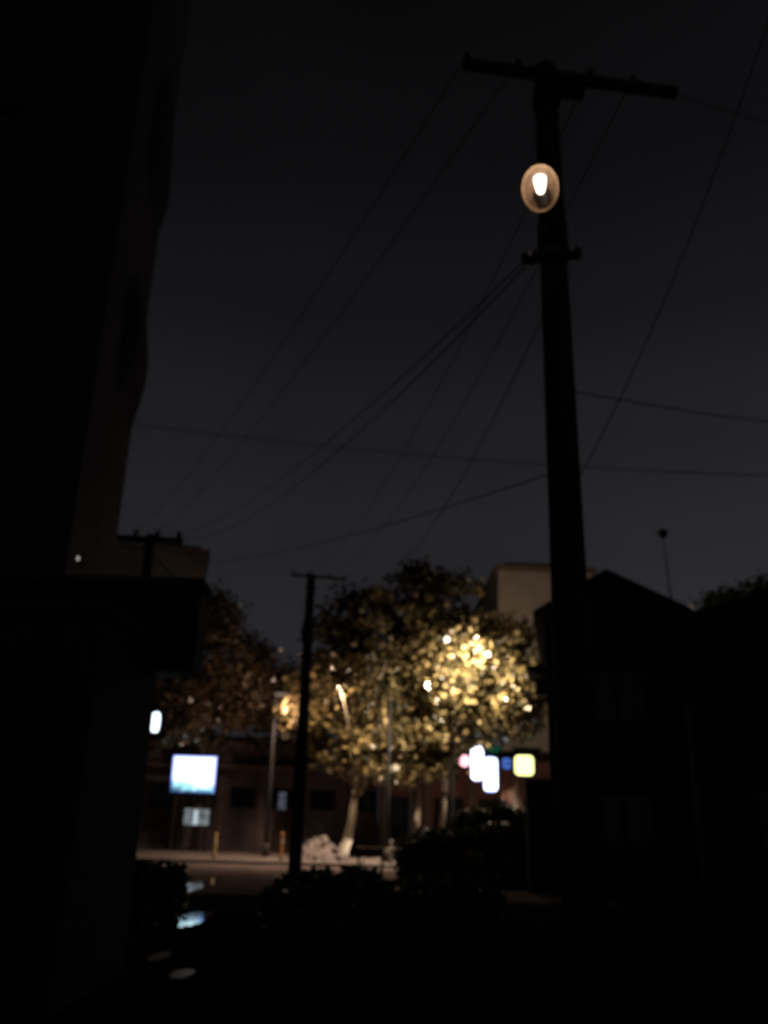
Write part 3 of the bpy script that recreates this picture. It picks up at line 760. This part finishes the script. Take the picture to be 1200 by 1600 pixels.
# billboard face: white upper field, pale picture along its lower third
def billmask(t, co, s_):
    n = t.nodes.new('ShaderNodeTexNoise'); n.inputs['Scale'].default_value = 6; n.inputs['Detail'].default_value = 5
    t.links.new(co.outputs['Generated'], n.inputs['Vector'])
    a1 = t.nodes.new('ShaderNodeMath'); a1.operation = 'MULTIPLY_ADD'; a1.inputs[1].default_value = .5; a1.inputs[2].default_value = -.26
    t.links.new(n.outputs[0], a1.inputs[0])
    a2 = t.nodes.new('ShaderNodeMath'); a2.operation = 'ADD'; t.links.new(a1.outputs[0], a2.inputs[0]); t.links.new(s_.outputs['Z'], a2.inputs[1])
    a3 = t.nodes.new('ShaderNodeMath'); a3.operation = 'MULTIPLY_ADD'; a3.inputs[1].default_value = .2
    t.links.new(s_.outputs['X'], a3.inputs[0]); t.links.new(a2.outputs[0], a3.inputs[2])
    r = t.nodes.new('ShaderNodeValToRGB'); c = r.color_ramp
    c.elements[0].position = .10; c.elements[0].color = (.05, .09, .12, 1)
    c.elements[1].position = .44; c.elements[1].color = (1, 1, 1, 1)
    k = c.elements.new(.24); k.color = (.25, .45, .5, 1)
    t.links.new(a3.outputs[0], r.inputs[0]); return r.outputs[0]
lightbox('billboard', 'large glowing white blue billboard on posts at left', 'billboard', 263, 1180, 342, 1240, 40, edgeglow('billboard_print', (.78, .94, 1), (.10, .12, .55), 2.6, billmask), .3, (.15, .85))
k_, KW, KH = lightbox('display_case', 'dim grey lit display case under the glowing billboard', 'display case', 284, 1262, 330, 1291, 39.6, glow('display_glow', (.55, .62, .66), .26, .5, 3), .5, (.1, .9))
MB().bb(KW * .40, KW * .54, -.03, -.006, KH * .12, KH * .85).build('lit_strip', glow('display_strip', (.75, .9, 1), .7), k_)
q = P(243, 1129, 11.2)
wl2 = thing('wall_lantern', 'blazing blue white lantern at the far corner of the corner shop', 'lantern', tuple(q))
MB().lathe([(.02, -.12), (.042, -.11), (.055, -.05), (.055, .06), (.045, .115), (.02, .13)], n=16, cap0=True, cap1=True).build('lantern_glass', glow('cold_white', (.75, .9, 1), 2.6), wl2, True)
MB().lathe([(.015, .2), (.05, .18), (.085, .145), (.06, .141)], n=16, cap0=True).build('cap', BLACKP, wl2, True)
MB().tube([(0, 0, .18), (-.06, -.1, .24), (xs - q.x - .1, YS - q.y + .02, .2)], .014, 8).build('arm', BLACKP, wl2, True)
MB().box((xs - q.x - .1, YS - q.y + .022, .2), (.1, .04, .16)).build('wall_plate', BLACKP, wl2)
lightbox('poster_case', 'faint bluish poster case left of the middle pole foot', 'poster case', 432, 1236, 450, 1267, 41.6, glow('poster_glow', (.5, .56, .75), .10, .5, 3), .12, (.5,))
G_ = 'neon signs on the red shop front'
YN = 40.3; WY = YW - 1.6
lightbox('neon_sign', 'tall white neon sign, left and upper of the cluster', 'neon sign', 735, 1164, 756, 1221, YN, edgeglow('neon_white', (.92, .95, 1), (.10, .08, .30), 4.5), .25, None, G_, rnd=.28, wallY=WY)
lightbox('neon_sign', 'bluish white neon sign hanging lowest in the cluster', 'neon sign', 755, 1182, 778, 1238, YN - .1, edgeglow('neon_bluewhite', (.80, .90, 1), (.06, .10, .40), 4.5), .25, None, G_, rnd=.26, wallY=WY)
a = P(726, 1189, YN)
rn = thing('neon_sign', 'small round pink neon sign left of the white ones', 'neon sign', (a.x, YN, a.z), 0, G_)
MB().lathe([(.26, 0), (.28, .04), (.28, .2), (.02, .22)], (0, -.02, 0), (0, 1, 0), 22, cap0=True).build('casing', BLACKP, rn, True)
MB().lathe([(.25, 0), (.12, -.03), (.001, -.035)], (0, -.024, 0), (0, 1, 0), 22).build('lit_panel', glow('neon_pink', (1, .45, .50), 2.6), rn, True)
MB().tube([(0, .2, 0), (0, WY - YN, 0)], .025, 6).build('bracket', STEEL, rn)
lightbox('neon_sign', 'small dim blue neon sign between the white and yellow signs', 'neon sign', 784, 1184, 799, 1202, YN, glow('neon_blue', (.10, .22, .85), .55, .5, 6), .2, None, G_, rnd=.15, wallY=WY)
lightbox('neon_sign', 'faint green neon sign above the white ones', 'neon sign', 757, 1160, 783, 1176, YN + .3, glow('neon_green', (.04, .30, .16), .13, .6, 4), .2, None, G_, rnd=.2, wallY=WY)
lightbox('neon_sign', 'square glowing yellow sign against the gable house edge', 'neon sign', 804, 1180, 834, 1212, YN - .3, glow('neon_yellow', (.95, 1, .36), 2.3), .3, None, G_, rnd=.2, wallY=WY)

# ================================================================== small street things
def rock(r, sd):
    rr = random.Random(sd); bm = bmesh.new(); bmesh.ops.create_icosphere(bm, subdivisions=1, radius=r)
    for v in bm.verts: v.co *= rr.uniform(.7, 1.2)
    me = bpy.data.meshes.new('stone'); bm.to_mesh(me); bm.free(); return me
hp = on(497, 34.4, .12)
heap = thing('rubble_heap', 'pale heap of rubble lit between the middle pole and limewashed trunk', 'rubble', tuple(hp))
RUB = mat('pale_rubble', (.22, .175, .175), .9, .5, 5, .4)
n = 26; vs = []; fs = []
for i in range(n):
    for j in range(n):
        x, y = -1.15 + 2.3 * i / (n - 1), -.8 + 1.6 * j / (n - 1)
        rr = math.hypot(x / 1.1, y / .75)
        z = max(-.02, .85 * max(0, 1 - rr) ** .8) + (random.uniform(-.05, .05) if rr < .95 else 0)
        vs.append((x, y, z))
for i in range(n - 1):
    for j in range(n - 1): fs.append((i * n + j, (i + 1) * n + j, (i + 1) * n + j + 1, i * n + j + 1))
MB().add(vs, fs).build('mound', RUB, heap)
rocks = [rock(.16, s) for s in range(5)]
for me in rocks: me.materials.append(RUB)
for k in range(22):
    t = random.uniform(0, 6.28); r = random.uniform(.1, 1.0)
    o = bpy.data.objects.new('stone', rocks[k % 5]); C.objects.link(o); o.parent = heap
    x, y = 1.1 * r * math.cos(t), .75 * r * math.sin(t)
    o.location = (x, y, .85 * (1 - r) ** .8 + .03); s = random.uniform(.5, 1.2); o.scale = (s, s, s * .8); o.rotation_euler = (random.uniform(0, 3), random.uniform(0, 3), random.uniform(0, 3))
# dark bench
bb0 = P(556, 1323, 30.5); bb1 = P(602, 1323, 30.5)
bn = thing('bench', 'dark flat bench in front of the lit pavement, left of lamp post', 'bench', (bb0.x, 30.5, 0))
bw = bb1.x - bb0.x; bz_ = bb0.z
for k in range(4): MB().bb(0, bw, -.2 + k * .105, -.105 + k * .105, bz_ - .05, bz_ - random.uniform(0, .004)).build('seat_slat', WOOD, bn, bevel=.006)
for x in (.1, bw - .1): MB().bb(x - .04, x + .04, -.18, .2, 0, bz_ - .053).build('leg', BLACKP, bn, bevel=.005)
MB().bb(.14, bw - .14, -.03, .03, bz_ - .2, bz_ - .14).build('stretcher', BLACKP, bn)
def bollard(label, px, Y, h, col):
    b = on(px, Y, .0 if Y < KY else .12)
    t = thing('bollard', label, 'bollard', tuple(b), 0, 'short roadside posts')
    MB().tube([(0, 0, 0), (0, 0, .05)], [.11, .10], 14).build('foot', STEEL, t, True)
    MB().lathe([(.055, .05), (.055, h - .08), (.06, h - .06), (.05, h - .01), (.001, h)], n=14).build('post', col, t, True)
    MB().lathe([(.058, h * .62), (.058, h * .74)], n=14).build('band', LIME, t, True)
OR = mat('orange_post', (.55, .24, .09), .6, .2, 5, .1); YE = mat('yellow_post', (.5, .38, .12), .6, .2, 5, .1)
bollard('orange roadside post left of the middle pole', 440, 33.6, .95, OR)
bollard('yellowish roadside post below the glowing billboard', 336, 34.2, .85, YE)
bollard('pale roadside post right of the thin lamp post', 611, 33.6, .8, CONC)
